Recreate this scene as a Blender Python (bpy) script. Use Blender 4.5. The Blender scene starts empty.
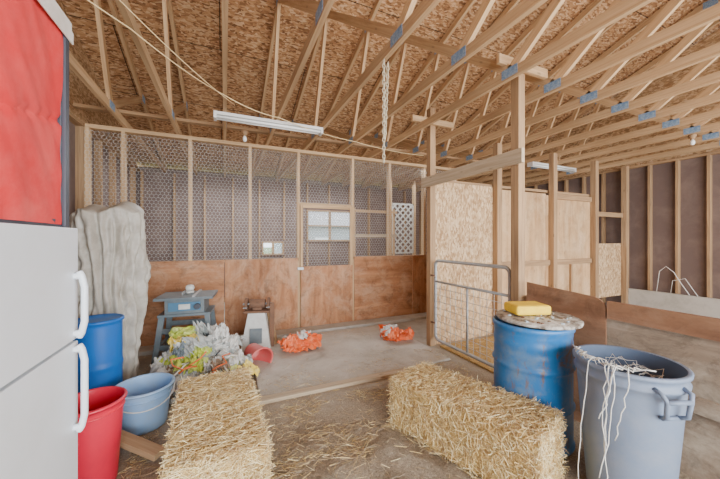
import bpy, bmesh, math, random
from mathutils import Vector, Matrix, noise, Euler
random.seed(7)
R=random.random
def U(a,b): return a+(b-a)*R()
def C(r,g,b):
    def f(c):
        c/=255.0
        return c/12.92 if c<=0.04045 else ((c+0.055)/1.055)**2.4
    return (f(r),f(g),f(b),1)

# ---------------- materials ----------------
def newmat(name,rough=.7,metal=0):
    m=bpy.data.materials.new(name); m.use_nodes=True
    nt=m.node_tree; b=nt.nodes['Principled BSDF']
    b.inputs['Roughness'].default_value=rough; b.inputs['Metallic'].default_value=metal
    return m,nt,b
def mapping(nt,src,scale):
    tc=nt.nodes.new('ShaderNodeTexCoord'); mp=nt.nodes.new('ShaderNodeMapping')
    mp.inputs['Scale'].default_value=scale
    nt.links.new(tc.outputs[src],mp.inputs['Vector']); return mp.outputs['Vector']
def ntex(nt,vec,scale,detail=4,rough=.6,dist=0):
    n=nt.nodes.new('ShaderNodeTexNoise'); n.inputs['Scale'].default_value=scale
    n.inputs['Detail'].default_value=detail; n.inputs['Roughness'].default_value=rough
    n.inputs['Distortion'].default_value=dist
    nt.links.new(vec,n.inputs['Vector']); return n.outputs['Fac']
def ramp(nt,fac,stops):
    r=nt.nodes.new('ShaderNodeValToRGB'); e=r.color_ramp.elements
    e[0].position,e[0].color=stops[0]; e[1].position,e[1].color=stops[-1]
    for p,c in stops[1:-1]:
        x=e.new(p); x.color=c
    nt.links.new(fac,r.inputs['Fac']); return r.outputs['Color']
def mix(nt,fac,a,b,mode='MIX'):
    m=nt.nodes.new('ShaderNodeMix'); m.data_type='RGBA'; m.blend_type=mode
    for s,v in ((m.inputs[0],fac),(m.inputs[6],a),(m.inputs[7],b)):
        if isinstance(v,bpy.types.NodeSocket): nt.links.new(v,s)
        else: s.default_value=v
    return m.outputs[2]
def bump(nt,b,h,strength=.3,dist=.01):
    n=nt.nodes.new('ShaderNodeBump'); n.inputs['Strength'].default_value=strength
    n.inputs['Distance'].default_value=dist
    nt.links.new(h,n.inputs['Height']); nt.links.new(n.outputs['Normal'],b.inputs['Normal'])
def grey(v): return (v,v,v,1)

def wood(name,c1,c2,fine=38,along=1.6,rough=.75,tone=.35,stain=None,sf=.5,dark=0):
    m,nt,b=newmat(name,rough)
    v=mapping(nt,'UV',(along,fine,1)); n=ntex(nt,v,1,5,.6,.6)
    col=ramp(nt,n,[(.3,c1),(.7,c2)])
    v2=mapping(nt,'UV',(.35,1.3,1)); n2=ntex(nt,v2,1,3)
    t=ramp(nt,n2,[(.3,grey(1-tone)),(.7,grey(1))])
    col=mix(nt,1.0,col,t,'MULTIPLY')
    v3=mapping(nt,'UV',(5,14,1))
    vo=nt.nodes.new('ShaderNodeTexVoronoi'); nt.links.new(v3,vo.inputs['Vector']); vo.inputs['Scale'].default_value=.55
    k=ramp(nt,vo.outputs['Distance'],[(.05,grey(.45)),(.11,grey(1))])
    col=mix(nt,.7,col,k,'MULTIPLY')
    if stain:
        v4=mapping(nt,'UV',(2.2,3.2,1)); n4=ntex(nt,v4,1,7,.72,.4)
        col=mix(nt,ramp(nt,n4,[(.46,grey(0)),(.68,grey(sf))]),col,stain)
    if dark:
        v5=mapping(nt,'UV',(5,6,1)); n5=ntex(nt,v5,1,6,.75,.8)
        col=mix(nt,1.0,col,ramp(nt,n5,[(.36,grey(1-dark)),(.5,grey(1))]),'MULTIPLY')
    nt.links.new(col,b.inputs['Base Color']); bump(nt,b,n,.25,.004); return m
def osb(name,cols,seam=False,sc=1.0,tone=.25):
    m,nt,b=newmat(name,.8)
    v=mapping(nt,'UV',(14*sc,30*sc,1))
    nz=nt.nodes.new('ShaderNodeTexNoise'); nz.inputs['Scale'].default_value=.6; nt.links.new(v,nz.inputs['Vector'])
    va=nt.nodes.new('ShaderNodeVectorMath'); va.operation='MULTIPLY_ADD'
    nt.links.new(nz.outputs['Color'],va.inputs[0]); va.inputs[1].default_value=(2.2,2.2,0); nt.links.new(v,va.inputs[2])
    vo=nt.nodes.new('ShaderNodeTexVoronoi'); nt.links.new(va.outputs[0],vo.inputs['Vector']); vo.inputs['Scale'].default_value=1
    sp=nt.nodes.new('ShaderNodeSeparateColor'); nt.links.new(vo.outputs['Color'],sp.inputs[0])
    n=len(cols); col=ramp(nt,sp.outputs[0],[(i/(n-1)*.9+.05,c) for i,c in enumerate(cols)])
    v2=mapping(nt,'UV',(.7,.7,1)); n2=ntex(nt,v2,1,5)
    t=ramp(nt,n2,[(.3,grey(1-tone)),(.65,grey(1))]); col=mix(nt,1.0,col,t,'MULTIPLY')
    if seam:
        tc=nt.nodes.new('ShaderNodeTexCoord'); br=nt.nodes.new('ShaderNodeTexBrick')
        nt.links.new(tc.outputs['UV'],br.inputs['Vector'])
        br.inputs['Color1'].default_value=grey(1); br.inputs['Color2'].default_value=grey(.84)
        br.inputs['Mortar'].default_value=grey(.12); br.inputs['Scale'].default_value=1
        br.inputs['Mortar Size'].default_value=.006; br.inputs['Brick Width'].default_value=2.44; br.inputs['Row Height'].default_value=1.22
        col=mix(nt,1.0,col,br.outputs['Color'],'MULTIPLY')
    nt.links.new(col,b.inputs['Base Color']); bump(nt,b,sp.outputs[0],.15,.002); return m
def plain(name,c,rough=.6,metal=0,dirt=0,dc=None,dscale=6,lo=.45,hi=.75,rust=None):
    m,nt,b=newmat(name,rough,metal)
    if dirt>0:
        v=mapping(nt,'Object',(1,1,1)); n=ntex(nt,v,dscale,6,.7,.3)
        f=ramp(nt,n,[(lo,grey(0)),(hi,grey(dirt))])
        col=mix(nt,f,c,dc or C(120,100,80))
        if rust:
            v2=mapping(nt,'Object',(7,7,2.2)); n2=ntex(nt,v2,1,8,.75,.6)
            col=mix(nt,ramp(nt,n2,[(.56,grey(0)),(.62,grey(.9))]),col,rust)
        nt.links.new(col,b.inputs['Base Color'])
        bump(nt,b,n,.1,.01)
    else: b.inputs['Base Color'].default_value=c
    return m

M={}
M['lumber']=wood('mat_lumber',C(198,158,114),C(230,196,152))
M['lumber_old']=wood('mat_lumber_old',C(152,120,88),C(200,162,120))
M['lumber_pale']=wood('mat_lumber_pale',C(190,168,138),C(224,204,174))
M['ply']=wood('mat_plywood_orange',C(162,104,66),C(208,150,106),fine=9,along=1.0,tone=.3,stain=C(200,166,136),sf=.65,dark=.35)
M['ply_tan']=wood('mat_plywood_tan',C(188,144,98),C(224,184,138),fine=8,along=.9,tone=.3,stain=C(222,194,160),sf=.5,dark=.2)
M['ply_dark']=wood('mat_plywood_brown',C(134,94,68),C(182,136,102),fine=8,along=1.0,tone=.3,stain=C(176,146,120),sf=.5,dark=.25)
M['ply_grey']=wood('mat_plywood_weathered',C(134,114,96),C(190,168,144),fine=12,along=1.3,tone=.45,stain=C(206,192,172),sf=.7,dark=.35)
M['osb_roof']=osb('mat_osb_roof',[C(134,92,58),C(184,134,90),C(208,160,112),C(228,190,148)],True,1.7)
M['osb']=osb('mat_osb_panel',[C(168,130,90),C(208,170,126),C(232,202,162)],False,1.6)
M['darkwall']=plain('mat_dark_felt_wall',C(112,94,88),.8,0,.6,C(150,130,118),2)
M['wire']=plain('mat_galvanised_wire',C(204,203,197),.5)
M['steel']=plain('mat_galvanised_pipe',C(178,182,184),.4,.4,.5,C(126,122,116),9)
M['plate']=plain('mat_truss_plate',C(156,176,194),.55,.0,.9,C(86,128,172),60,.4,.6)
M['white']=plain('mat_white_enamel',C(228,234,240),.35,0,.35,C(208,210,210),3)
M['gasket']=plain('mat_gasket_grey',C(90,92,96),.6)
M['red']=plain('mat_red_canvas',C(222,50,54),.75,0,.6,C(240,116,110),3)
M['black']=plain('mat_black_frame',C(66,70,80),.5)
M['cloth_white']=plain('mat_white_cloth',C(228,222,214),.8,0,.5,C(190,176,160),6)
M['tarp']=plain('mat_dusty_tarp',C(196,190,178),.45,0,.8,C(152,142,126),7)
M['blue']=plain('mat_blue_drum',C(36,116,182),.4,0,.8,C(112,136,158),6,.46,.68,rust=C(124,100,84))
M['bluebin']=plain('mat_blue_bin',C(24,112,204),.45,0,.2,C(90,110,130),5)
M['ltblue']=plain('mat_light_blue_tub',C(152,192,234),.4,0,.4,C(180,186,188),6)
M['redbin']=plain('mat_red_bin',C(228,40,70),.35,0,.25,C(176,62,74),6)
M['pink']=plain('mat_pink_bucket',C(216,98,96),.45,0,.5,C(196,152,134),8)
M['can']=plain('mat_grey_can',C(120,134,156),.55,0,.4,C(156,158,160),5)
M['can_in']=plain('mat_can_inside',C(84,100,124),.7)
M['liner']=plain('mat_white_liner',C(190,204,216),.5,0,.6,C(140,160,180),14)
M['yellow']=plain('mat_yellow_foam',C(250,212,56),.8,0,.5,C(216,172,46),18)
M['lid']=plain('mat_lid_dusty',C(206,200,188),.8,0,1,C(112,98,84),12,.44,.62)
M['twine']=plain('mat_twine',C(236,234,226),.7)
M['orange']=plain('mat_orange_bag',C(240,108,48),.5,0,.5,C(248,190,150),12)
M['bagw']=plain('mat_bag_white',C(222,221,216),.5,0,.8,C(176,170,158),9)
M['bagg']=plain('mat_bag_green',C(192,206,72),.5,0,.7,C(230,228,196),9)
M['bagy']=plain('mat_bag_yellow',C(238,210,76),.5,0,.6,C(226,220,196),9)
M['bagt']=plain('mat_bag_clear',C(188,192,188),.3,0,.8,C(138,142,136),10)
M['bagr']=plain('mat_bag_brown',C(150,124,102),.6,0,.7,C(200,184,162),10)
M['toolgrey']=plain('mat_tool_grey',C(100,112,118),.5,0,.5,C(144,144,140),8)
M['toolblue']=plain('mat_tool_blue',C(76,120,150),.5)
M['toolwhite']=plain('mat_tool_white',C(214,214,208),.5,0,.5,C(160,150,136),8)
M['rust']=plain('mat_rusty_metal',C(124,90,68),.8,0,.7,C(74,62,54),10)
M['concrete']=plain('mat_concrete',C(186,180,170),.9,0,.7,C(150,142,130),5)
M['cord']=plain('mat_cord',C(236,208,156),.6)
M['chain']=plain('mat_chain',C(206,194,166),.5,.2)
M['siding']=plain('mat_pale_siding',C(150,160,166),.8)
M['grass']=plain('mat_grass',C(70,104,44),.95,0,.6,C(110,120,60),2)
s1=plain('mat_straw_light',C(248,230,180),.6); s2=plain('mat_straw_gold',C(224,192,128),.6); s3=plain('mat_straw_dull',C(184,156,116),.7); s4=plain('mat_straw_grey',C(160,144,122),.8)
STR=[s1,s2,s3]
def straw_base(name,a,b2,c):
    m,nt,b=newmat(name,.9)
    v=mapping(nt,'Object',(1,1,1)); n=ntex(nt,v,60,5,.8,1.5)
    nt.links.new(ramp(nt,n,[(.35,a),(.55,b2),(.7,c)]),b.inputs['Base Color'])
    bump(nt,b,n,.8,.02); return m
M['strawbase']=straw_base('mat_straw_base',C(146,114,66),C(212,178,114),C(242,218,162))
M['litter']=straw_base('mat_straw_litter',C(118,102,84),C(168,152,130),C(206,192,166))
def floor_mat(name,bright):
    m,nt,b=newmat(name,.92)
    v=mapping(nt,'Object',(1,1,1))
    n=ntex(nt,v,1.6,8,.65,.4); fine=ntex(nt,v,70,4,.8,.5)
    if bright: con=ramp(nt,n,[(.3,C(160,152,140)),(.45,C(192,184,172)),(.6,C(208,202,192)),(.72,C(220,216,208))])
    else: con=ramp(nt,n,[(.3,C(144,134,120)),(.5,C(174,164,150)),(.7,C(200,192,178))])
    st=ramp(nt,fine,[(.35,C(118,100,80)),(.55,C(166,150,126)),(.7,C(206,190,160))])
    sp=nt.nodes.new('ShaderNodeSeparateXYZ'); nt.links.new(v,sp.inputs[0])
    mr=nt.nodes.new('ShaderNodeMapRange'); nt.links.new(sp.outputs[1],mr.inputs[0])
    mr.inputs[1].default_value=3.3; mr.inputs[2].default_value=2.2; mr.inputs[3].default_value=-.15; mr.inputs[4].default_value=.6
    n3=ntex(nt,v,3.0,6,.7); ad=nt.nodes.new('ShaderNodeMath'); ad.operation='ADD'
    nt.links.new(mr.outputs[0],ad.inputs[0]); nt.links.new(n3,ad.inputs[1])
    f=ramp(nt,ad.outputs[0],[(.42,grey(0)),(.95,grey(.85))])
    col=mix(nt,f,con,st)
    col=mix(nt,.25,col,ramp(nt,fine,[(.35,grey(.6)),(.6,grey(1))]),'MULTIPLY')
    nt.links.new(col,b.inputs['Base Color']); bump(nt,b,fine,.3,.008); return m
M['floor']=floor_mat('mat_dusty_floor',False); M['slab']=floor_mat('mat_concrete_slab',True)
M['tube']=plain('mat_lamp_tube',C(244,244,240),.4)
M['fixture']=plain('mat_lamp_housing',C(222,220,216),.5)
mg,nt,b=newmat('mat_window_glass',.05)
b.inputs['Base Color'].default_value=(1,1,1,1); b.inputs['Alpha'].default_value=.12
M['glass']=mg

# ---------------- mesh builder ----------------
class MB:
    def __init__(s,name): s.name=name; s.v=[]; s.f=[]; s.m=[]; s.uv=[]; s.sm=[]; s.mats=[]
    def mi(s,mat):
        if isinstance(mat,str): mat=M[mat]
        if mat not in s.mats: s.mats.append(mat)
        return s.mats.index(mat)
    def face(s,idx,mi,uv=None,sm=False):
        s.f.append(tuple(idx)); s.m.append(mi); s.sm.append(sm)
        s.uv.extend(uv if uv else [(0,0)]*len(idx))
    def box(s,c,size,mat,rot=None,uvoff=None):
        c=Vector(c); k=len(s.v); h=[x/2 for x in size]; loc=[]
        for x in (-1,1):
            for y in (-1,1):
                for z in (-1,1):
                    p=Vector((x*h[0],y*h[1],z*h[2])); loc.append(p)
                    s.v.append(tuple(c+(rot@p if rot else p)))
        mi=s.mi(mat); o=uvoff if uvoff is not None else (U(0,90),U(0,90))
        for q,ax in (((0,1,3,2),0),((4,6,7,5),0),((0,4,5,1),1),((2,3,7,6),1),((0,2,6,4),2),((1,5,7,3),2)):
            a,b=[i for i in range(3) if i!=ax]
            if size[a]<size[b]: a,b=b,a
            s.face([k+i for i in q],mi,[(loc[i][a]+o[0],loc[i][b]+o[1]) for i in q])
    def bb(s,x0,x1,y0,y1,z0,z1,mat): s.box(((x0+x1)/2,(y0+y1)/2,(z0+z1)/2),(abs(x1-x0),abs(y1-y0),abs(z1-z0)),mat)
    def beam(s,p1,p2,w,h,mat,up=(0,0,1)):
        p1=Vector(p1);p2=Vector(p2); d=p2-p1; L=d.length; d.normalize(); up=Vector(up)
        if abs(d.dot(up))>.99: up=Vector((0,1,0))
        side=d.cross(up).normalized(); up=side.cross(d)
        rot=Matrix((d,side,up)).transposed()
        s.box((p1+p2)/2,(L,w,h),mat,rot)
    def tube(s,pts,r,mat,seg=8,closed=False,caps=True,sm=True):
        pts=[Vector(p) for p in pts]; n=len(pts); mi=s.mi(mat); k=len(s.v); nrm=None
        for i,p in enumerate(pts):
            if closed: t=pts[(i+1)%n]-pts[i-1]
            else: t=pts[min(i+1,n-1)]-pts[max(i-1,0)]
            if t.length<1e-9: t=Vector((0,0,1))
            t.normalize()
            if nrm is None:
                nrm=t.orthogonal().normalized()
            nrm=(nrm-t*nrm.dot(t))
            if nrm.length<1e-6: nrm=t.orthogonal()
            nrm.normalize(); bn=t.cross(nrm)
            for j in range(seg):
                a=2*math.pi*j/seg; s.v.append(tuple(p+(nrm*math.cos(a)+bn*math.sin(a))*r))
        for i in range(n if closed else n-1):
            for j in range(seg):
                a=k+i*seg+j;b_=k+i*seg+(j+1)%seg;c_=k+((i+1)%n)*seg+(j+1)%seg;d_=k+((i+1)%n)*seg+j
                s.face((a,b_,c_,d_),mi,None,sm)
        if not closed and caps:
            s.face([k+j for j in range(seg)][::-1],mi); s.face([k+(n-1)*seg+j for j in range(seg)],mi)
    def lathe(s,prof,mat,seg=48,c=(0,0,0),rot=None,fn=None,sm=True,cap=True,zf=None):
        c=Vector(c); k=len(s.v); mi=s.mi(mat)
        for (r,z) in prof:
            for j in range(seg):
                a=2*math.pi*j/seg; rr=r if fn is None else fn(r,z,a)
                p=Vector((rr*math.cos(a),rr*math.sin(a),z))
                if zf: p.z=zf(p)
                s.v.append(tuple(c+(rot@p if rot else p)))
        for i in range(len(prof)-1):
            for j in range(seg):
                s.face((k+i*seg+j,k+i*seg+(j+1)%seg,k+(i+1)*seg+(j+1)%seg,k+(i+1)*seg+j),mi,None,sm)
        if cap:
            s.face([k+j for j in range(seg)][::-1],mi)
            s.face([k+(len(prof)-1)*seg+j for j in range(seg)],mi)
    def blob(s,c,sc,mat,seed=0,sub=3,amp=.25,freq=2.5,rot=None,sm=False,minz=None,crease=0):
        bm=bmesh.new(); bmesh.ops.create_icosphere(bm,subdivisions=sub,radius=1); k=len(s.v); mi=s.mi(mat); c=Vector(c)
        off=Vector((seed*7.3,seed*3.1,seed*1.7))
        for v in bm.verts:
            d=v.co.normalized(); n=noise.noise(d*freq+off)+.5*noise.noise(d*freq*2.3+off)
            rdg=abs(noise.noise(d*freq*1.7-off))
            q=Vector([math.copysign(abs(x)**.7,x) for x in d])
            p=q*(1+amp*n-amp*.8*rdg-crease*abs(noise.noise(d*freq*3.5+off))*.8)
            p=Vector((p.x*sc[0],p.y*sc[1],p.z*sc[2]))
            if rot: p=rot@p
            p=c+p
            if minz is not None and p.z<minz: p.z=minz+.002
            s.v.append(tuple(p))
        bm.verts.index_update()
        for f in bm.faces: s.face([k+v.index for v in f.verts],mi,None,sm)
        bm.free()
    def sheet(s,c,w,h,mat,rot,seed,amp=.07,n=16,minz=.004):
        k=len(s.v); mi=s.mi(mat); c=Vector(c); off=Vector((seed*3.7,seed*1.3,seed*5.1))
        for i in range(n+1):
            for j in range(n+1):
                x=(i/n-.5);y=(j/n-.5)
                q=Vector((x*3,y*3,0))+off
                z=amp*(1.6*abs(noise.noise(q*1.3))-.9*abs(noise.noise(q*2.7+off))+.5*noise.noise(q*5))
                z-=amp*2.2*max(abs(x),abs(y))**2*2
                sx=1+.25*noise.noise(q*.8+Vector((9,0,0)))
                p=Vector((x*w*sx,y*h*sx,z)); p=c+rot@p
                if p.z<minz: p.z=minz+.006*R()
                s.v.append(tuple(p))
        for i in range(n):
            for j in range(n):
                a=k+i*(n+1)+j; s.face((a,a+n+1,a+n+2,a+1),mi,None,False)
    def strand(s,p,d,L,w,mi):
        d=d.normalized(); a=d.orthogonal().normalized(); b_=d.cross(a); k=len(s.v)
        for t in (-.5,.5):
            q=p+d*(L*t)
            for j in range(3):
                an=j*2.0944; s.v.append(tuple(q+(a*math.cos(an)+b_*math.sin(an))*w))
        for j in range(3):
            s.face((k+j,k+(j+1)%3,k+3+(j+1)%3,k+3+j),mi)
    def build(s,loc=(0,0,0),rot=(0,0,0),bevel=0):
        me=bpy.data.meshes.new(s.name); me.from_pydata(s.v,[],s.f)
        for m in s.mats: me.materials.append(m)
        me.polygons.foreach_set('material_index',s.m); me.polygons.foreach_set('use_smooth',s.sm)
        uvl=me.uv_layers.new(name='UVMap'); flat=[x for uv in s.uv for x in uv]; uvl.data.foreach_set('uv',flat)
        me.update()
        o=bpy.data.objects.new(s.name,me); o.location=loc; o.rotation_euler=rot
        bpy.context.scene.collection.objects.link(o)
        if bevel:
            b=o.modifiers.new('bevel','BEVEL'); b.width=bevel; b.segments=2; b.limit_method='ANGLE'; b.angle_limit=.7
        return o
def RZ(a): return Matrix.Rotation(a,3,'Z')
def RX(a): return Matrix.Rotation(a,3,'X')
def RY(a): return Matrix.Rotation(a,3,'Y')

XL,XR,YB,YF=-1.75,7.7,8.0,-4.0
EAVE=3.0; RIDGE=2.0; SL=1/3.0
pi=math.pi
# ---------------- room shell ----------------
f=MB('floor'); f.bb(XL-.1,XR+.1,YF,YB+.1,-.1,0,'floor'); f.build()
g=MB('ground'); g.bb(-30,40,-40,YF-.001,-.12,-.02,'slab'); g.bb(-30,40,YB+.101,60,-.12,-.02,'grass'); g.build()
# neighbouring shed seen through the coop windows
g=MB('garden_shed'); g.bb(2.5,7.5,15,18,0,2.2,'siding')
k=len(g.v)
for x in (2.3,7.7):
    for y,z in ((14.7,2.15),(16.5,3.1),(18.3,2.15)): g.v.append((x,y,z))
mi=g.mi('gasket')
for q_ in ((0,1,4,3),(1,2,5,4),(0,2,1),(3,4,5)): g.face([k+i for i in q_],mi)
g.bb(4.2,5.0,14.97,15.0,.9,1.6,'white'); g.build()

def wallrear():
    w=MB('wall_back'); y0,y1=YB,YB+.05
    wins=[(.85,1.40,1.10,1.45),(2.0,3.3,1.45,2.3)]
    w.bb(XL,wins[0][0],y0,y1,0,EAVE+.1,'darkwall')
    w.bb(wins[0][1],wins[1][0],y0,y1,0,EAVE+.1,'darkwall')
    w.bb(wins[1][1],XR,y0,y1,0,EAVE+.1,'darkwall')
    for a,b_,c_,d_ in wins:
        w.bb(a,b_,y0,y1,0,c_,'darkwall'); w.bb(a,b_,y0,y1,d_,EAVE+.1,'darkwall')
    x=XL+.1
    while x<XR:
        if not any(a-.03<x<b_+.03 for a,b_,_,_ in wins): w.bb(x-.02,x+.02,y0-.09,y0,.1,EAVE,'lumber_old')
        else:
            for a,b_,c_,d_ in wins:
                if a-.03<x<b_+.03: w.bb(x-.02,x+.02,y0-.09,y0,.1,c_-.04,'lumber_old'); w.bb(x-.02,x+.02,y0-.09,y0,d_+.04,EAVE,'lumber_old')
        x+=.61
    w.bb(XL,XR,y0-.09,y0,0,.1,'lumber_old')
    w.build()
    for i,(a,b_,c_,d_) in enumerate(wins):
        q=MB('window_%d'%(i+1)); t=.04
        for (x0,x1,z0,z1) in ((a,a+t,c_,d_),(b_-t,b_,c_,d_),(a+t,b_-t,c_,c_+t),(a+t,b_-t,d_-t,d_),((a+b_)/2-.025,(a+b_)/2+.025,c_+t,d_-t)):
            q.bb(x0,x1,y0-.06,y0+.03,z0,z1,'lumber_old')
        if i==1: q.bb(a+t,b_-t,y0-.03,y0+.01,(c_+d_)/2-.015,(c_+d_)/2+.015,'lumber_old')
        q.bb(a+t,b_-t,y0+.012,y0+.016,c_+t,d_-t,'glass')
        q.build()
wallrear()
def gable_wall(name,x,sgn,step,y0,y1):
    w=MB(name)
    xo=x+sgn*.05
    w.bb(min(x,xo),max(x,xo),YF,YB,0,EAVE,'darkwall')
    prof=[(YF,EAVE),(YB,EAVE),(YB,EAVE+.17),(RIDGE,EAVE+.17+(YB-RIDGE)*SL),(YF,EAVE+.17)]
    for xx in (x,xo):
        k=len(w.v)
        for y,z in prof: w.v.append((xx,y,z))
        w.face([k+i for i in range(5)],w.mi('osb'),[(y,z) for y,z in prof])
    y=y0
    while y<y1:
        w.bb(min(x,x-sgn*.09),max(x,x-sgn*.09),y-.02,y+.02,.1,EAVE-.04,'lumber_old'); y+=step
    w.bb(min(x,x-sgn*.09),max(x,x-sgn*.09),YF,YB-.1,EAVE-.04,EAVE,'lumber_old')
    w.build()
gable_wall('wall_left',XL,-1,.61,-3.5,7.9)
gable_wall('wall_right',XR,1,.40,-3.3,7.9)
b_=MB('baseboard_right'); b_.bb(XR-.16,XR-.092,-3.5,3.4,0,.50,'concrete'); b_.build()

def roof():
    w=MB('ceiling'); mi=w.mi('osb_roof')
    zr=EAVE+.19+(YB-RIDGE)*SL
    for (ya,yb) in ((YB+.3,RIDGE),(YF-.3,RIDGE)):
        za=zr-abs(ya-RIDGE)*SL; L=math.hypot(ya-yb,zr-za)
        k=len(w.v)
        pts=[(XL-.1,ya,za),(XR+.1,ya,za),(XR+.1,yb,zr),(XL-.1,yb,zr)]
        w.v+= pts; w.v+=[(p[0],p[1],p[2]+.03) for p in pts]
        uv=[(XL,0),(XR,0),(XR,L),(XL,L)]
        w.face((k,k+1,k+2,k+3),mi,uv); w.face((k+7,k+6,k+5,k+4),mi,uv)
    w.build()
roof()
def truss_mesh():
    t=MB('roof_truss')
    zr=EAVE+.1+(YB-RIDGE)*SL
    T=lambda y: zr-abs(y-RIDGE)*SL
    B=EAVE+.045; wd=.04
    t.beam((0,YF,B),(0,YB,B),wd,.09,'lumber')
    t.beam((0,YB,T(YB)),(0,RIDGE,T(RIDGE)),wd,.09,'lumber'); t.beam((0,YF,T(YF)),(0,RIDGE,T(RIDGE)),wd,.09,'lumber')
    webs=[(2.0,3.8),(4.4,3.8),(4.4,5.9),(2.0,.2),(-.4,.2),(-.4,-1.9)]
    for yb,yt in webs:
        t.beam((0,yb,B+.03),(0,yt,T(yt)-.03),wd*.98,.085,'lumber')
    for y in (2.0,4.4,-.4):
        for sx in (-1,1): t.box((sx*(wd/2+.002),y,B+.015),(.003,.17,.085),'plate')
    for y in (3.8,5.9,.2,-1.9,2.0):
        for sx in (-1,1): t.box((sx*(wd/2+.002),y,T(y)-.03),(.003,.16,.10),'plate')
    return t
tm=truss_mesh().build(loc=(-1.22,0,0))
for k in range(-1,13):
    o=bpy.data.objects.new('roof_truss',tm.data); o.location=((k)*.61,0,0); bpy.context.scene.collection.objects.link(o)
tb=MB('truss_brace')
tb.beam((XL+.1,4.72,EAVE+.11),(XR-.1,4.72,EAVE+.11),.09,.038,'lumber_old')
tb.build()

# ---------------- chicken wire ----------------
def hexmesh(mb,o,u,v,W,H,cell=.05,w=.0027,mat='wire'):
    o=Vector(o);u=Vector(u);v=Vector(v); a=cell/2; s=cell*.58; mi=mb.mi(mat)
    ni=int(W/a); nj=int(H/(1.5*s))
    def P(i,j): return (i*a, (j+.5)*1.5*s+(s*.25 if (i+j)%2==0 else -s*.25))
    def rib(p,q):
        d=Vector((q[0]-p[0],q[1]-p[1])); L=d.length
        n=Vector((-d.y,d.x))/L*w/2; k=len(mb.v)
        for (x,y) in ((p[0]+n.x,p[1]+n.y),(p[0]-n.x,p[1]-n.y),(q[0]-n.x,q[1]-n.y),(q[0]+n.x,q[1]+n.y)):
            mb.v.append(tuple(o+u*x+v*y))
        mb.face((k,k+1,k+2,k+3),mi)
    for j in range(nj):
        for i in range(ni):
            rib(P(i,j),P(i+1,j))
            if (i+j)%2==0 and j<nj-1: rib(P(i,j),P(i,j+1))

# ---------------- coop partition ----------------
PY=5.0
p=MB('wall_coop_partition')
st=[-1.63,-1.25,-.46,.36,1.12,2.10,2.86,3.66,4.45]
for x in st: p.bb(x-.022,x+.022,PY,PY+.09,0,2.95,'lumber')
p.bb(XL+.1,4.5,PY,PY+.09,2.95,3.0,'lumber')
p.bb(XL+.1,1.12,PY,PY+.09,1.15,1.19,'lumber_old'); p.bb(2.1,4.5,PY,PY+.09,1.15,1.19,'lumber_old')
for a,b2 in ((XL+.1,-.01),(0,1.10),(2.12,3.35),(3.36,4.5)): p.bb(a,b2,PY-.016,PY-.002,.02,1.19,'ply')
p.build()
wm=MB('chicken_wire_screen'); hexmesh(wm,(XL+.1,PY-.004,1.19),(1,0,0),(0,0,1),2.75,1.78); hexmesh(wm,(2.12,PY-.004,1.19),(1,0,0),(0,0,1),2.35,1.78)
hexmesh(wm,(1.12,PY-.004,2.1),(1,0,0),(0,0,1),.98,.86)
wm.build()
wc=MB('chicken_wire_ceiling'); hexmesh(wc,(XL+.1,PY+.1,2.99),(1,0,0),(0,1,0),5.9,2.85,cell=.06,w=.006); wc.build()
d=MB('door_1')
for x in (1.165,2.055): d.bb(x-.02,x+.02,PY-.03,PY+.005,.03,2.08,'lumber')
d.bb(1.185,2.035,PY-.03,PY+.005,2.03,2.08,'lumber')
d.bb(1.185,2.035,PY-.03,PY+.005,1.0,1.05,'lumber_old'); d.bb(1.147,2.073,PY-.045,PY-.03,.03,1.05,'ply')
hexmesh(d,(1.185,PY-.01,1.05),(1,0,0),(0,0,1),.85,1.0)
d.bb(1.09,1.19,PY-.056,PY-.045,1.0,1.04,'steel')
d.build()
d=MB('door_header'); d.bb(1.142,2.078,PY+.01,PY+.09,2.085,2.12,'lumber'); d.build()
l=MB('lattice_panel')
x0,x1,z0,z1=3.75,4.4,1.15,2.4
l.bb(x0,x1,6.48,6.5,z1-.03,z1,'toolwhite'); l.bb(x0,x1,6.48,6.5,z0,z0+.03,'toolwhite'); l.bb(x0,x0+.03,6.48,6.5,z0,z1,'toolwhite'); l.bb(x1-.03,x1,6.48,6.5,z0,z1,'toolwhite')
W=x1-x0;H=z1-z0
t=-H
while t<W:
    a=max(0,t); b2=min(W,t+H)
    if b2-a>.03:
        l.beam((x0+a,6.485,z0+a-t),(x0+b2,6.485,z0+b2-t),.008,.035,'toolwhite')
        l.beam((x0+a,6.495,z1-(a-t)),(x0+b2,6.495,z1-(b2-t)),.008,.035,'toolwhite')
    t+=.16
l.bb(x0-.05,x0,6.46,6.55,0,2.98,'lumber'); l.bb(x1,x1+.05,6.46,6.55,0,2.98,'lumber')
l.build()
l=MB('roost_frame')
for x in (2.6,3.6): l.bb(x-.02,x+.02,6.1,6.14,0,2.2,'lumber')
l.bb(2.6,3.65,6.06,6.1,1.55,1.62,'lumber_pale'); l.bb(2.6,3.65,6.06,6.1,2.1,2.16,'lumber'); l.build()
c=MB('curb'); c.bb(XL+.1,3.9,PY-.30,PY-.05,0,.05,'concrete'); c.build()

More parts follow.
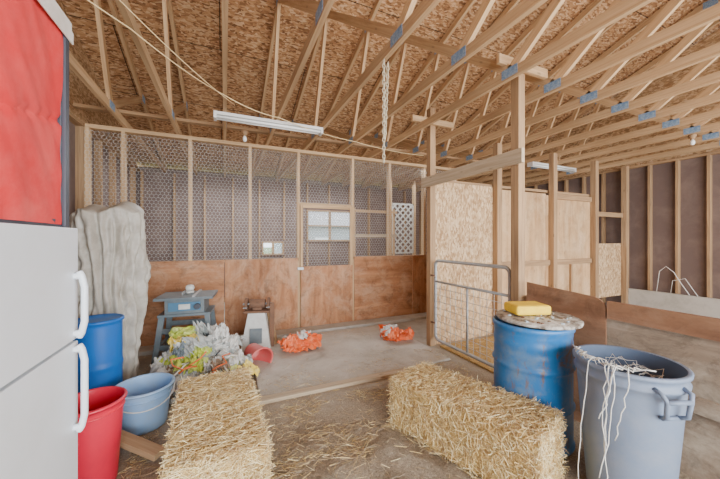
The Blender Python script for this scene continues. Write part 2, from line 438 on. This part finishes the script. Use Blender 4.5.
# ---------------- stall ----------------
SX=2.67
q=MB('gate_post_frame')
for (x,y,z1_) in ((SX,3.5,3.35),(SX,2.11,3.14)): q.bb(x-.045,x+.045,y-.045,y+.045,0,z1_,'lumber_old')
q.bb(SX-.085,SX-.046,2.0,3.62,2.24,2.38,'lumber_pale')
q.bb(2.32,3.0,2.024,2.064,3.14,3.23,'lumber'); q.bb(2.3,3.0,3.41,3.454,3.1,3.18,'lumber'); q.build(bevel=.003)
q=MB('wall_stall_back')
for x in (3.91,5.25,6.47,7.53): q.bb(x-.05,x+.05,3.405,3.495,0,3.0,'lumber_old')
q.bb(2.73,3.90,3.50,3.515,.0,2.33,'osb'); q.bb(3.91,5.13,3.50,3.515,0,2.30,'ply_tan'); q.bb(5.14,6.47,3.50,3.515,0,2.28,'ply_tan')
q.bb(6.5,7.5,3.50,3.515,.35,1.42,'osb'); q.bb(6.5,7.5,3.46,3.50,1.95,2.04,'lumber_old')
q.bb(3.97,5.19,3.46,3.498,1.05,1.14,'lumber_old'); q.bb(5.31,6.4,3.46,3.498,1.05,1.14,'lumber_old'); q.bb(5.31,6.4,3.46,3.498,2.22,2.31,'lumber_old')
for x in (4.5,5.8): q.bb(x-.02,x+.02,3.46,3.498,.0,1.05,'lumber_old')
q.bb(2.73,6.47,3.52,3.60,2.33,2.37,'lumber_old')
q.build()
q=MB('wall_stall_front')
q.bb(SX+.02,SX+.035,-1.5,2.05,.0,.95,'ply_grey'); q.bb(SX-.02,SX+.018,-1.5,1.33,.90,1.03,'ply_dark')
q.bb(SX-.005,SX+.018,-1.5,1.33,.42,.52,'ply_grey')
q.bb(SX+.04,SX+.12,-1.5,2.05,.9,.94,'lumber_old')
for y in (-1.4,0,1.3): q.bb(SX+.04,SX+.12,y-.02,y+.02,0,.9,'lumber_old')
q.build()
q=MB('plywood_board'); mi=q.mi('ply_dark')
pts=[(2.0,0),(1.34,0),(1.34,.96)]
for i in range(7):
    a=i/6*pi/2; pts.append((1.44-.1*math.cos(a),.97+.08*math.sin(a)))
pts+=[(2.0,1.09)]
k=len(q.v)
for x in (SX-.015,SX+.0):
    for y,z in pts: q.v.append((x,y,z))
n=len(pts)
q.face([k+i for i in range(n)],mi,[(y,z) for y,z in pts]); q.face([k+n+i for i in range(n)][::-1],mi,[(y,z) for y,z in pts][::-1])
for i in range(n): j=(i+1)%n; q.face((k+i,k+n+i,k+n+j,k+j),mi)
q.build()
q=MB('pipe_gate'); gx=SX-.0; ya,yb=2.20,3.40; z0,z1=.12,1.21; r=.021
def arc(cy,cz,a0,a1,rr=.07,n=6): return [(gx,cy+rr*math.cos(a0+(a1-a0)*i/n),cz+rr*math.sin(a0+(a1-a0)*i/n)) for i in range(n+1)]
path=arc(yb-.07,z1-.07,0,pi/2)+arc(ya+.07,z1-.07,pi/2,pi)+arc(ya+.07,z0+.07,pi,1.5*pi)+arc(yb-.07,z0+.07,1.5*pi,2*pi)
q.tube(path,r,'steel',10,closed=True)
q.tube([(gx,ya,.92),(gx,yb,.92)],.016,'steel'); q.tube([(gx,(ya+yb)/2,z0),(gx,(ya+yb)/2,.92)],.014,'steel')
y=ya+.1
while y<yb-.02: q.tube([(gx,y,z0),(gx,y,.92)],.0035,'wire',5); y+=.1
z=z0+.08
while z<.9: q.tube([(gx,ya,z),(gx,yb,z)],.0035,'wire',5); z+=.09
for z in (1.0,.35): q.tube([(gx-.03,yb-.02,z),(gx-.03,yb+.05,z)],.012,'rust')
q.build()

# ---------------- lamps, cord, chain ----------------
def lamp(x0,x1,y,z):
    q=MB('fluorescent_light'); L=x1-x0
    q.bb(-L/2,L/2,-.06,.06,-.035,.0,'fixture')
    for yy in (-.035,.035): q.tube([(-L/2+.03,yy,-.055),(L/2-.03,yy,-.055)],.016,'tube',10)
    for xx in (-L/2,L/2-.03): q.bb(xx,xx+.03,-.06,.06,-.08,-.035,'fixture')
    q.build(loc=((x0+x1)/2,y,z))
lamp(-.12,1.2,3.95,2.999); lamp(5.4,6.75,4.0,2.999)
def sag(a,b2,s,n=12):
    a=Vector(a);b2=Vector(b2); return [tuple(a.lerp(b2,i/n)-Vector((0,0,s*4*(i/n)*(1-i/n)))) for i in range(n+1)]
q=MB('extension_cord')
P=[(-1.3,1.6,3.0),(-.61,2.6,2.985),(0,3.4,2.98),(.6,3.75,2.98),(1.8,4.2,2.98),(3.2,4.4,2.98)]
path=[]
for i in range(len(P)-1): path+=sag(P[i],P[i+1],.03)[:-1]
path.append(P[-1]); q.tube(path,.005,'cord',6)
P=[(-.95,1.3,2.98),(-.6,2.3,2.98),(0.1,3.6,2.98)]
path=sag(P[0],P[1],.03)[:-1]+sag(P[1],P[2],.03); q.tube(path,.004,'cord',6); q.build()
q=MB('hanging_chain')
def chain(x,y,z0,z1,mb,dx=0):
    n=int((z0-z1)/.034)
    for i in range(n):
        zc=z0-.03-i*.034; pts=[]
        for j in range(10):
            a=2*pi*j/10; u_=.011*math.cos(a); v_=.024*math.sin(a)
            pts.append((x+dx*i/n+(u_ if i%2 else 0),y+(0 if i%2 else u_),zc+v_))
        mb.tube(pts,.0035,'chain',5,closed=True)
chain(1.20,2.2,3.0,2.15,q,.0); chain(1.25,2.22,3.0,2.35,q,-.03); q.build()
for (x,y) in ((.25,4.45),(6.1,2.0)):
    q=MB('light_bulb_socket'); q.lathe([(.04,0),(.045,-.02),(.025,-.05),(.024,-.07)],'lumber_old',16)
    q.lathe([(.012,-.07),(.025,-.095),(.028,-.12),(.018,-.145),(.004,-.15)],'tube',16); q.build(loc=(x,y,2.998))

# ---------------- refrigerator ----------------
q=MB('refrigerator')
q.bb(-1.3,-.668,1.0,1.75,.06,1.55,'white'); q.bb(-.668,-.66,1.01,1.74,.08,1.54,'gasket')
q.bb(-.66,-.60,1.0,1.75,1.062,1.55,'white'); q.bb(-.66,-.60,1.0,1.75,.08,1.050,'white')
for x in (-1.25,-.75):
    for y in (1.05,1.7): q.lathe([(.02,0),(.02,.06)],'black',12,c=(x,y,0))
for (za,zb) in ((1.09,1.34),(.68,1.02)):
    for z in (za,zb): q.tube([(-.602,1.712,z),(-.575,1.712,z)],.014,'white',10)
    q.tube([(-.585,1.712,za-.02),(-.575,1.712,za),(-.565,1.712,za+.05),(-.565,1.712,zb-.05),(-.575,1.712,zb),(-.585,1.712,zb+.02)],.013,'white',10)
q.build(bevel=.008)
q=MB('red_canvas_cabinet')
X0,X1,Y0,Y1,Z0,Z1=-1.22,-.64,.85,1.74,1.552,2.42; t=.035
for x in (X0,X1-t):
    for y in (Y0,Y1-t): q.bb(x,x+t,y,y+t,Z0,Z1,'black')
for z in (Z0,Z1-t):
    for x in (X0,X1-t): q.bb(x,x+t,Y0+t,Y1-t,z,z+t,'black')
    for y in (Y0,Y1-t): q.bb(X0+t,X1-t,y,y+t,z,z+t,'black')
q.bb(X1,X1+.014,Y1-.035,Y1,Z0,Z1,'black')
mi=q.mi('red'); k=len(q.v); NU,NV=50,50
for i in range(NU+1):
    for j in range(NV+1):
        y=Y0+.01+(Y1-Y0-.05)*i/NU; z=Z0+.012+(Z1-Z0-.03)*j/NV
        w=.008*noise.noise(Vector((y*4,z*4,1)))+.006*noise.noise(Vector((y*13+z*7,z*5,3)))
        zz=z-(Z0+.30+.22*(y-1))
        if abs(zz)<.012: w-=.012
        q.v.append((X1+.004+w,y,z))
for i in range(NU):
    for j in range(NV):
        a=k+i*(NV+1)+j; q.face((a,a+NV+1,a+NV+2,a+1),mi,None,True)
q.bb(X0+.005,X1-.005,Y1-.02,Y1-.01,Z0+.03,Z1-.03,'gasket')
q.bb(X0-.01,X1+.016,Y0,Y1+.02,Z1+.002,Z1+.045,'cloth_white')
q.bb(X1+.015,X1+.022,Y0,Y1+.02,Z1-.05,Z1+.002,'cloth_white')
q.build(bevel=.003)

# ---------------- covered equipment (tarp) ----------------
q=MB('tarp_covered_equipment')
prof=[]
for i in range(71):
    t=i/70; z=1.77*t
    prof.append((.325-.03*t,z))
for i in range(1,13): prof.append((.295*(math.cos(i/12*pi/2)**.7)+.004,1.77+.07*math.sin(i/12*pi/2)))
def fn(r,z,a):
    c_,s_=abs(math.cos(a)),abs(math.sin(a))
    sq=1/((c_**4+s_**4)**.25)
    fade=min(1,max(0,(1.86-z)/.35))
    w1=math.sin(a*10+3.0*noise.noise(Vector((math.cos(a)*1.2,math.sin(a)*1.2,z*1.3))))
    f_=1-.20*(1-abs(w1))**3*fade*1.3+.03*math.sin(a*27+z*5)*fade
    f_+=.14*noise.noise(Vector((math.cos(a)*1.5,math.sin(a)*1.5,z*1.6)))
    f_-=.14*abs(noise.noise(Vector((math.cos(a)*3,math.sin(a)*3,z*6))))
    f_+=.05*noise.noise(Vector((math.cos(a)*9,math.sin(a)*9,z*9)))
    if z<1.0: f_-=.24*(1.0-z)
    if 1.05<z<1.4: f_+=.14*math.sin((z-1.05)/.35*pi)*max(0,math.cos(a-.2))
    return r*sq*f_*1.02
def zf(p):
    if p.z>1.4: return p.z+(p.z-1.4)*(.30*noise.noise(Vector((p.x*5,p.y*5,5)))+.22*p.x)
    return p.z
q.lathe(prof,'tarp',160,fn=fn,zf=zf); q.build(loc=(-1.12,4.0,0),rot=(0,0,.4))
q=MB('blue_storage_drum')
prof=[(.15,0),(.165,.01)]+[(.168+.008*math.exp(-((z/40*.78-.4)/.02)**2),.01+.76*z/40) for z in range(1,40)]+[(.17,.775),(.182,.78),(.182,.80),(.17,.806),(.155,.795),(.01,.795)]
q.lathe(prof,'bluebin',48); q.build(loc=(-1.02,3.38,0))
def openpail(name,loc,rb,rt,h,mat,rim=.012,rot=(0,0,0),handle=True,ribs=()):
    q=MB(name)
    outer=[(rb*.96,0),(rb,.01)]
    n=14
    for i in range(1,n+1):
        t=i/n; r=rb+(rt-rb)*t
        outer.append((r,.01+(h-.02)*t))
    prof=outer+[(rt+rim,h-.02),(rt+rim*1.2,h-.008),(rt+rim*.6,h),(rt-.004,h-.002)]
    for i in range(n,-1,-1):
        t=i/n; prof.append((rb+(rt-rb)*t-.006,.014+(h-.025)*t))
    prof.append((.005,.014))
    q.lathe(prof,mat,48)
    for z in ribs:
        t=z/h; q.tube([((rb+(rt-rb)*t+.002)*math.cos(a*2*pi/48),(rb+(rt-rb)*t+.002)*math.sin(a*2*pi/48),z) for a in range(48)],.006,mat,6,closed=True)
    if handle:
        pts=[]
        for i in range(17):
            a=pi*i/16; pts.append(((rt+.012)*math.cos(a),-(rt+.02)*math.sin(a)*.85,h-.04-(.10)*math.sin(a)))
        q.tube(pts,.005,'twine',6)
    return q.build(loc=loc,rot=rot)
openpail('red_waste_bin',(-.75,2.36,0),.13,.165,.52,'redbin',handle=False,ribs=(.46,))
openpail('blue_tub',(-.60,2.95,0),.16,.20,.33,'ltblue',rim=.016,ribs=(.26,),rot=(0,0,.3))
openpail('pink_bucket',(.30,3.92,.137),.10,.135,.27,'pink',rot=(math.radians(98),0,math.radians(20)))
q=MB('scrap_plank'); q.beam((-.82,2.75,.13),(-.40,2.42,.045),.09,.04,'lumber'); q.build(bevel=.003)

# ---------------- table saw ----------------
q=MB('table_saw')
q.box((0,0,.80),(.62,.5,.03),'toolgrey'); q.box((.0,-.0,.7),(.42,.38,.17),'toolgrey'); q.box((0,-.195,.70),(.34,.02,.10),'toolblue')
q.box((.0,-.21,.70),(.12,.015,.06),'toolwhite'); q.tube([(.14,-.2,.7),(.14,-.25,.7)],.035,'black',14)
q.box((0,0,.60),(.56,.42,.03),'toolgrey')
for sx in (-1,1):
    for sy in (-1,1): q.beam((sx*.24,sy*.17,.60),(sx*.30,sy*.26,.0),.06,.04,'toolgrey',up=(0,1,0))
    q.beam((sx*.27,-.22,.24),(sx*.27,.22,.24),.03,.03,'toolgrey')
for sy in (-1,1): q.beam((-.27,sy*.22,.24),(.27,sy*.22,.24),.03,.06,'toolgrey'); q.beam((-.26,sy*.19,.42),(.26,sy*.19,.42),.03,.06,'toolgrey')
q.box((.1,0,.822),(.03,.48,.02),'steel'); q.box((-.05,0,.83),(.004,.18,.05),'steel')
q.tube([(.0,.1,.815),(.0,.1,.84)],.05,'toolwhite',16); q.blob((.0,.1,.88),(.05,.05,.04),'toolwhite',3,2,.0,sm=True)
q.build(loc=(-.42,4.34,0),rot=(0,0,-.1),bevel=.004)

# ---------------- bag pile ----------------
q=MB('feed_bag_pile')
bags=[(-.28,3.62,.11,.24,.2,.11,'bagw'),(-.04,3.58,.10,.24,.18,.10,'bagt'),(-.2,3.74,.26,.24,.15,.12,'bagt'),(-.02,3.78,.24,.18,.14,.16,'bagw'),(-.38,3.70,.24,.14,.12,.10,'bagg')]
for i,(x,y,z,a,b2,c2,m) in enumerate(bags):
    q.blob((x,y,z),(a,b2,c2),m,i+1,4,.22,1.8,rot=RZ(U(-.6,.6))@RY(U(-.45,.45)),minz=0,crease=.75)
pal=['bagw','bagw','bagw','bagt','bagt','bagt','bagw','bagg','bagy','bagt','bagr','toolgrey','bagw','bagg']
for i in range(54):
    x=U(-.58,.18); y=U(3.22,3.82); hh=.05+.52*max(0,(y-3.25)/.5)*(1-abs(x+.20)/.8)
    z=hh*U(.6,1.1)
    w=U(.16,.34)
    q.sheet((x,y,z),w,w*U(.5,.8),random.choice(pal),RZ(U(0,6.28))@RX(U(-.3,1.2))@RY(U(-.5,.5)),i,amp=U(.04,.10),n=18)
for i in range(7):
    x=U(-.5,.1); y=U(3.3,3.6); p0=Vector((x,y,.22+U(0,.2)))
    pts=[p0]
    for j in range(6): pts.append(pts[-1]+Vector((U(-.1,.1),U(-.07,.03),U(-.06,.02))))
    q.tube(pts,.007,random.choice(['black','orange','twine']),6)
q.build()
q=MB('bench_grinder_stand')
mi=q.mi('toolwhite'); k=len(q.v)
for (hx,hy,z) in ((.2,.17,0),(.11,.12,.5)):
    for sx,sy in ((-1,-1),(1,-1),(1,1),(-1,1)): q.v.append((sx*hx,sy*hy,z))
for j in range(4): q.face((k+j,k+(j+1)%4,k+4+(j+1)%4,k+4+j),mi)
q.face((k+3,k+2,k+1,k),mi); q.face((k+4,k+5,k+6,k+7),mi)
q.box((0,-.0,.515),(.34,.28,.03),'rust')
q.tube([(-.1,0,.60),(.1,0,.60)],.065,'rust',20)
for sx in (-1,1):
    q.tube([(sx*.13,0,.60),(sx*.165,0,.60)],.085,'rust',24); q.tube([(sx*.1,0,.60),(sx*.2,0,.60)],.015,'steel',8)
    q.box((sx*.15,-.09,.57),(.05,.06,.01),'steel')
q.box((0,0,.54),(.12,.14,.05),'rust'); q.box((0,-.165,.2),(.16,.01,.2),'toolgrey',rot=RX(-.1))
q.beam((.25,.0,0),(.14,.05,.5),.05,.05,'lumber_old'); q.beam((.2,-.1,.0),(.2,-.05,.62),.06,.02,'rust')
q.build(loc=(.42,4.44,0),rot=(0,0,-.25),bevel=.004)
for i,(x,y,s) in enumerate(((.90,4.05,1.0),(2.34,3.85,.95))):
    q=MB('orange_bag')
    q.blob((0,0,.05*s),(.24*s,.13*s,.07*s),'orange',i+5,4,.4,2.2,minz=0,crease=.6)
    for j in range(14):
        w=U(.14,.28)*s
        q.sheet((U(-.2,.2)*s,U(-.1,.1)*s,U(.05,.18)*s),w,w*.7,random.choice(['orange','orange','orange','bagw','orange']),RZ(U(0,6.28))@RX(U(-.3,1.2)),100+i*20+j,amp=.06*s,n=12)
    q.build(loc=(x,y,.03),rot=(0,0,.2-.5*i))

# ---------------- floor planks / slab ----------------
q=MB('floor_sill_plank'); q.bb(.24,1.85,2.86,2.95,0,.035,'lumber_pale'); q.build(bevel=.004)
q=MB('floor_slab'); q.bb(.30,2.55,2.96,4.62,0,.03,'slab'); q.build(bevel=.01)

# ---------------- straw ----------------
def bale(loc,rotz,L,W,H,seed):
    q=MB('straw_bale'); n=20; mi=q.mi('strawbase'); bm=bmesh.new()
    bmesh.ops.create_cube(bm,size=1); bmesh.ops.subdivide_edges(bm,edges=bm.edges[:],cuts=n,use_grid_fill=True)
    rr=.05
    for v in bm.verts:
        p=Vector((v.co.x*W,v.co.y*L,v.co.z*H))
        inner=Vector((max(-W/2+rr,min(W/2-rr,p.x)),max(-L/2+rr,min(L/2-rr,p.y)),max(-H/2+rr,min(H/2-rr,p.z))))
        d=p-inner
        if d.length>0: p=inner+d.normalized()*rr
        nn=noise.noise(p*9+Vector((seed,0,0)))*.018+noise.noise(p*25+Vector((seed,0,0)))*.010
        nrm=d.normalized() if d.length>0 else Vector((0,0,1))
        tie=min(abs(p.x-W*.2),abs(p.x+W*.2)); nn-=.012*max(0,1-tie/.03)
        p+=nrm*nn; p.z=max(p.z,-H/2)
        v.co=p
    bm.verts.index_update()
    for v in bm.verts: q.v.append(tuple(v.co))
    for f_ in bm.faces: q.face([v.index for v in f_.verts],mi,None,False)
    bm.free()
    ms=[q.mi(s) for s in STR]; rnd=random.Random(seed)
    for _ in range(10500):
        fi=rnd.choices(range(5),[4,2,2,2,.8])[0]
        a=rnd.uniform(-.5,.5); b2=rnd.uniform(-.5,.5); off=rnd.uniform(-.004,.014)
        if fi==0: p=Vector((a*W,b2*L,H/2+off)); d=Vector((rnd.gauss(0,1),rnd.gauss(0,.55),rnd.gauss(0,.15)))
        elif fi in (1,2):
            s=1 if fi==1 else -1; p=Vector((s*(W/2+off),b2*L,a*H)); d=Vector((rnd.gauss(0,.2),rnd.gauss(0,.6),rnd.gauss(0,.8)))
        else:
            s=-1 if fi==3 else 1; p=Vector((a*W,s*(L/2+off),b2*H)); d=Vector((rnd.gauss(0,1),rnd.gauss(0,.25),rnd.gauss(0,.6)))
        if d.length<.01: continue
        ln=rnd.uniform(.03,.10)
        if p.z-ln*.5<-H/2+.01: d.z*=.1
        q.strand(p,d,ln,rnd.uniform(.0009,.0018),ms[rnd.choices([0,1,2],[4,4,3])[0]])
    for sx in (-.2,.2):
        x=sx*W; pts=[(x,-L/2-.004,-H/2+.03),(x,-L/2-.006,H/2-.03),(x,-L/2+.03,H/2+.004),(x,L/2-.03,H/2+.004),(x,L/2+.006,H/2-.03),(x,L/2+.004,-H/2+.03)]
        q.tube(pts,.0025,M['cord'],5)
    q.build(loc=(loc[0],loc[1],H/2+.003),rot=(0,0,rotz))
bale((-.045,2.22,0),.04,1.06,.48,.39,11)
bale((1.585,1.67,0),math.radians(19),1.06,.44,.39,23)

q=MB('loose_straw'); rnd=random.Random(5); ms=[q.mi(s) for s in STR]+[q.mi(s4)]
def excl(x,y):
    if -.32<x<.22 and 1.6<y<2.8: return True
    if (x-2.15)**2+(y-1.58)**2<.09: return True
    if (x-2.14)**2+(y-.97)**2<.09: return True
    return False
def hump(x,y):
    c_=max(0,1-((x-.75)/.75)**2)*max(0,1-((y-1.65)/.85)**2)
    return .06*c_*(.6+noise.noise(Vector((x*4,y*4,0))))-.004
NX,NY=70,80; mi=q.mi('litter'); k=len(q.v)
for i in range(NX+1):
    for j in range(NY+1):
        x=0+1.5*i/NX; y=.8+1.9*j/NY; z=hump(x,y)+.012*noise.noise(Vector((x*25,y*25,2)))-.004
        q.v.append((x,y,max(z,-.02)))
for i in range(NX):
    for j in range(NY):
        a=k+i*(NY+1)+j; q.face((a,a+NY+1,a+NY+2,a+1),mi,None,True)
def scat(n,x0,x1,y0,y1,wts,zb=.008,fn=None,l0=.03,l1=.12):
    for _ in range(n):
        x=rnd.uniform(x0,x1); y=rnd.uniform(y0,y1)
        if fn and rnd.random()>fn(x,y): continue
        if excl(x,y): continue
        z=max(hump(x,y),0)+rnd.uniform(0.003,zb+.004)
        if 2.96<y<4.62 and x>.30 and x<2.55: z+=.03
        an=rnd.uniform(0,6.28)
        q.strand(Vector((x,y,z)),Vector((math.cos(an),math.sin(an),rnd.gauss(0,.1))),rnd.uniform(l0,l1),rnd.uniform(.0007,.0016),ms[rnd.choices([0,1,2,3],wts)[0]])
def patch(x,y): return max(.06,min(1,.42+2.4*noise.noise(Vector((x*2.2,y*2.2,7)))))
scat(15000,-.6,2.0,.9,2.75,[1.5,2.5,5,5],.02,patch,.02,.09)
scat(2200,-.9,2.6,2.6,3.3,[2,3,5,3],.006,patch,.02,.08)
scat(1300,-1,2.6,3.2,4.7,[1,2,5,4],.004,patch,.02,.06)
q.build()
q=MB('stall_straw'); ms=[q.mi(s) for s in STR]+[q.mi(s4)]
q.bb(2.74,5.5,1.2,3.39,.001,.02,'strawbase')
_h=hump
hump=lambda x,y:.02
scat(4500,2.76,5.5,1.25,3.35,[3,5,4,.5],.03,None,.03,.09)
hump=_h
q.build()

# ---------------- barrel ----------------
q=MB('blue_barrel'); R0=.268; prof=[(R0-.03,0),(R0-.005,.004),(R0+.006,.015),(R0+.006,.03),(R0-.004,.045)]
for i in range(1,60):
    z=.045+.78*i/60; r=R0-.004
    for zc in (.30,.58): r+=.014*math.exp(-((z-zc)/.014)**2)
    r+=.003*math.sin(z*70) if z>.66 else 0
    prof.append((r,z))
prof+=[(R0-.004,.835),(R0+.007,.845),(R0+.007,.87),(R0-.004,.88),(R0-.02,.862),(.02,.86)]
q.lathe(prof,'blue',72,fn=lambda r,z,a: r*(1+.006*noise.noise(Vector((math.cos(a)*2,math.sin(a)*2,z*4)))))
q.build(loc=(2.15,1.58,0))
q=MB('barrel_lid'); q.lathe([(.27,0),(.288,.004),(.29,.02),(.28,.028),(.02,.028)],'lid',48,fn=lambda r,z,a:r*(1+.03*noise.noise(Vector((math.cos(a)*3,math.sin(a)*3,0)))))
rr=random.Random(3)
for i in range(50):
    a=rr.uniform(0,6.28); r=rr.uniform(0,.25); q.blob((r*math.cos(a),r*math.sin(a),.032),(rr.uniform(.006,.02),rr.uniform(.006,.018),.006),rr.choice(['bagt','rust','bagr','liner']),i,1,.4)
q.build(loc=(2.20,1.57,.881))
q=MB('yellow_foam_block'); q.bb(-.14,.14,-.10,.10,0,.075,'yellow'); q.build(loc=(2.19,1.65,.918),rot=(0,0,-.35),bevel=.02)
# ---------------- trash can ----------------
CX,CY=2.14,.97; h=.80; rb,rt=.19,.242
q=MB('trash_can')
prof=[(rb-.01,0),(rb,.01)]
for i in range(1,20):
    t=i/20; prof.append((rb+(rt-rb)*t,.01+.70*t))
prof+=[(rt,.715),(rt+.012,.72),(rt+.014,.735),(rt+.004,.742),(rt+.004,.775),(rt+.018,.78),(rt+.02,.797),(rt+.012,.803),(rt-.002,.80)]
q.lathe(prof,'can',72,cap=False)
q.lathe([(rt-.002,.80),(rt-.012,.74),(rb+.02,.30),(.01,.30)],'can_in',72,cap=False)
q.lathe([(rb-.01,.001),(.01,.001)],'can',72,cap=False)
for s in (0,1):
    a0=math.radians(247)+s*pi
    ca,sa=math.cos(a0),math.sin(a0); tx,ty=-sa,ca
    def PP(u,rad,z): return (ca*rad+tx*u,sa*rad+ty*u,z)
    for sg in (-1,1):
        q.tube([PP(sg*.075,rt-.01,.745),PP(sg*.075,rt+.03,.735),PP(sg*.06,rt+.04,.70),PP(sg*.055,rt+.03,.62),PP(sg*.04,rt-.005,.60)],.011,'can',8)
    q.tube([PP(-.06,rt+.04,.70),PP(.06,rt+.04,.70)],.012,'can',8); q.tube([PP(-.045,rt-.0,.60),PP(.045,rt-.0,.60)],.011,'can',8)
for i in range(6):
    a=rr.uniform(0,6.28); r=rr.uniform(0,.08)
    q.blob((r*math.cos(a),r*math.sin(a),.52+rr.uniform(0,.08)),(.12,.10,.08),rr.choice(['liner','can','bagt']),i+70,4,.3,2,crease=.6)
q.build(loc=(CX,CY,0))
q=MB('baling_twine'); rr=random.Random(12)
for i in range(7):
    a=math.radians(rr.uniform(165,222)); p0=Vector((CX+.19*math.cos(a),CY+.19*math.sin(a),.74))
    rim=Vector((CX+.268*math.cos(a),CY+.268*math.sin(a),.812)); pts=[p0,p0.lerp(rim,.6)+Vector((0,0,.05)),rim]
    L=rr.uniform(.25,.72); off=Vector((0,0,0)); n=9
    for j in range(1,n+1):
        off+=Vector((rr.uniform(-.012,.004),rr.uniform(-.015,.015),0)); rad=.276
        pts.append(Vector((CX+rad*math.cos(a),CY+rad*math.sin(a),.80-L*j/n))+off)
    q.tube(pts,.0024,'twine',5)
for i in range(9):
    a0=rr.uniform(110,190); pts=[]
    for j in range(8):
        a=math.radians(a0+j*6+rr.uniform(-4,4)); r=rr.uniform(.21,.268); pts.append((CX+r*math.cos(a),CY+r*math.sin(a),.808+rr.uniform(0,.03)))
    q.tube(pts,.003,'twine',5)
for i in range(12):
    a0=rr.uniform(0,360); pts=[]
    for j in range(7):
        a=math.radians(a0+j*14); r=.06+.15*rr.random(); pts.append((CX+r*math.cos(a),CY+r*math.sin(a),.70+rr.uniform(0,.07)))
    q.tube(pts,.0014,'twine',5)
q.build()
q=MB('electric_wire')
q.tube([(7.52,2.95,.51),(7.5,2.9,.9),(7.48,2.8,1.0),(7.5,2.7,.9),(7.5,2.6,.7),(7.52,2.5,.51)],.005,'twine',6); q.tube([(7.52,2.75,.51),(7.45,2.7,.75),(7.5,2.55,.8),(7.52,2.4,.51)],.004,'twine',6); q.build()

# ---------------- light ----------------
w=bpy.data.worlds.new('World'); bpy.context.scene.world=w; w.use_nodes=True
bg=w.node_tree.nodes['Background']; bg.inputs[0].default_value=(.86,.93,1,1); bg.inputs[1].default_value=4.4
def area(name,loc,target,sx,sy,power,col=(1,1,1)):
    l=bpy.data.lights.new(name,'AREA'); l.shape='RECTANGLE'; l.size=sx; l.size_y=sy; l.energy=power; l.color=col
    o=bpy.data.objects.new(name,l); o.location=loc; d=Vector(target)-Vector(loc); o.rotation_euler=d.to_track_quat('-Z','Y').to_euler()
    bpy.context.scene.collection.objects.link(o)
area('doorway_light',(3,-3.6,1.7),(3,4,2.4),9,3,1150,(.90,.95,1))
area('coop_fill',(1.2,6.6,2.9),(1.2,6.4,0),4,1.8,130,(.90,.95,1))  # added fill to brighten the coop room, no fixture there
area('stall_back_fill',(5.0,5.8,2.9),(5.0,5.8,0),3,2,60,(.90,.95,1))  # added fill area behind the stall back wall, without a fixture
sun=bpy.data.lights.new('sun','SUN'); sun.energy=3; sun.angle=.02; so=bpy.data.objects.new('sun',sun); so.rotation_euler=(math.radians(50),0,math.radians(150)); bpy.context.scene.collection.objects.link(so)
# camera
cd=bpy.data.cameras.new('camera'); cd.sensor_width=36; cd.lens=302/720*36; cd.clip_start=.05
co=bpy.data.objects.new('camera',cd); co.location=(0,0,1.5); co.rotation_euler=(math.radians(90),0,math.radians(-24.1))
bpy.context.scene.collection.objects.link(co); bpy.context.scene.camera=co
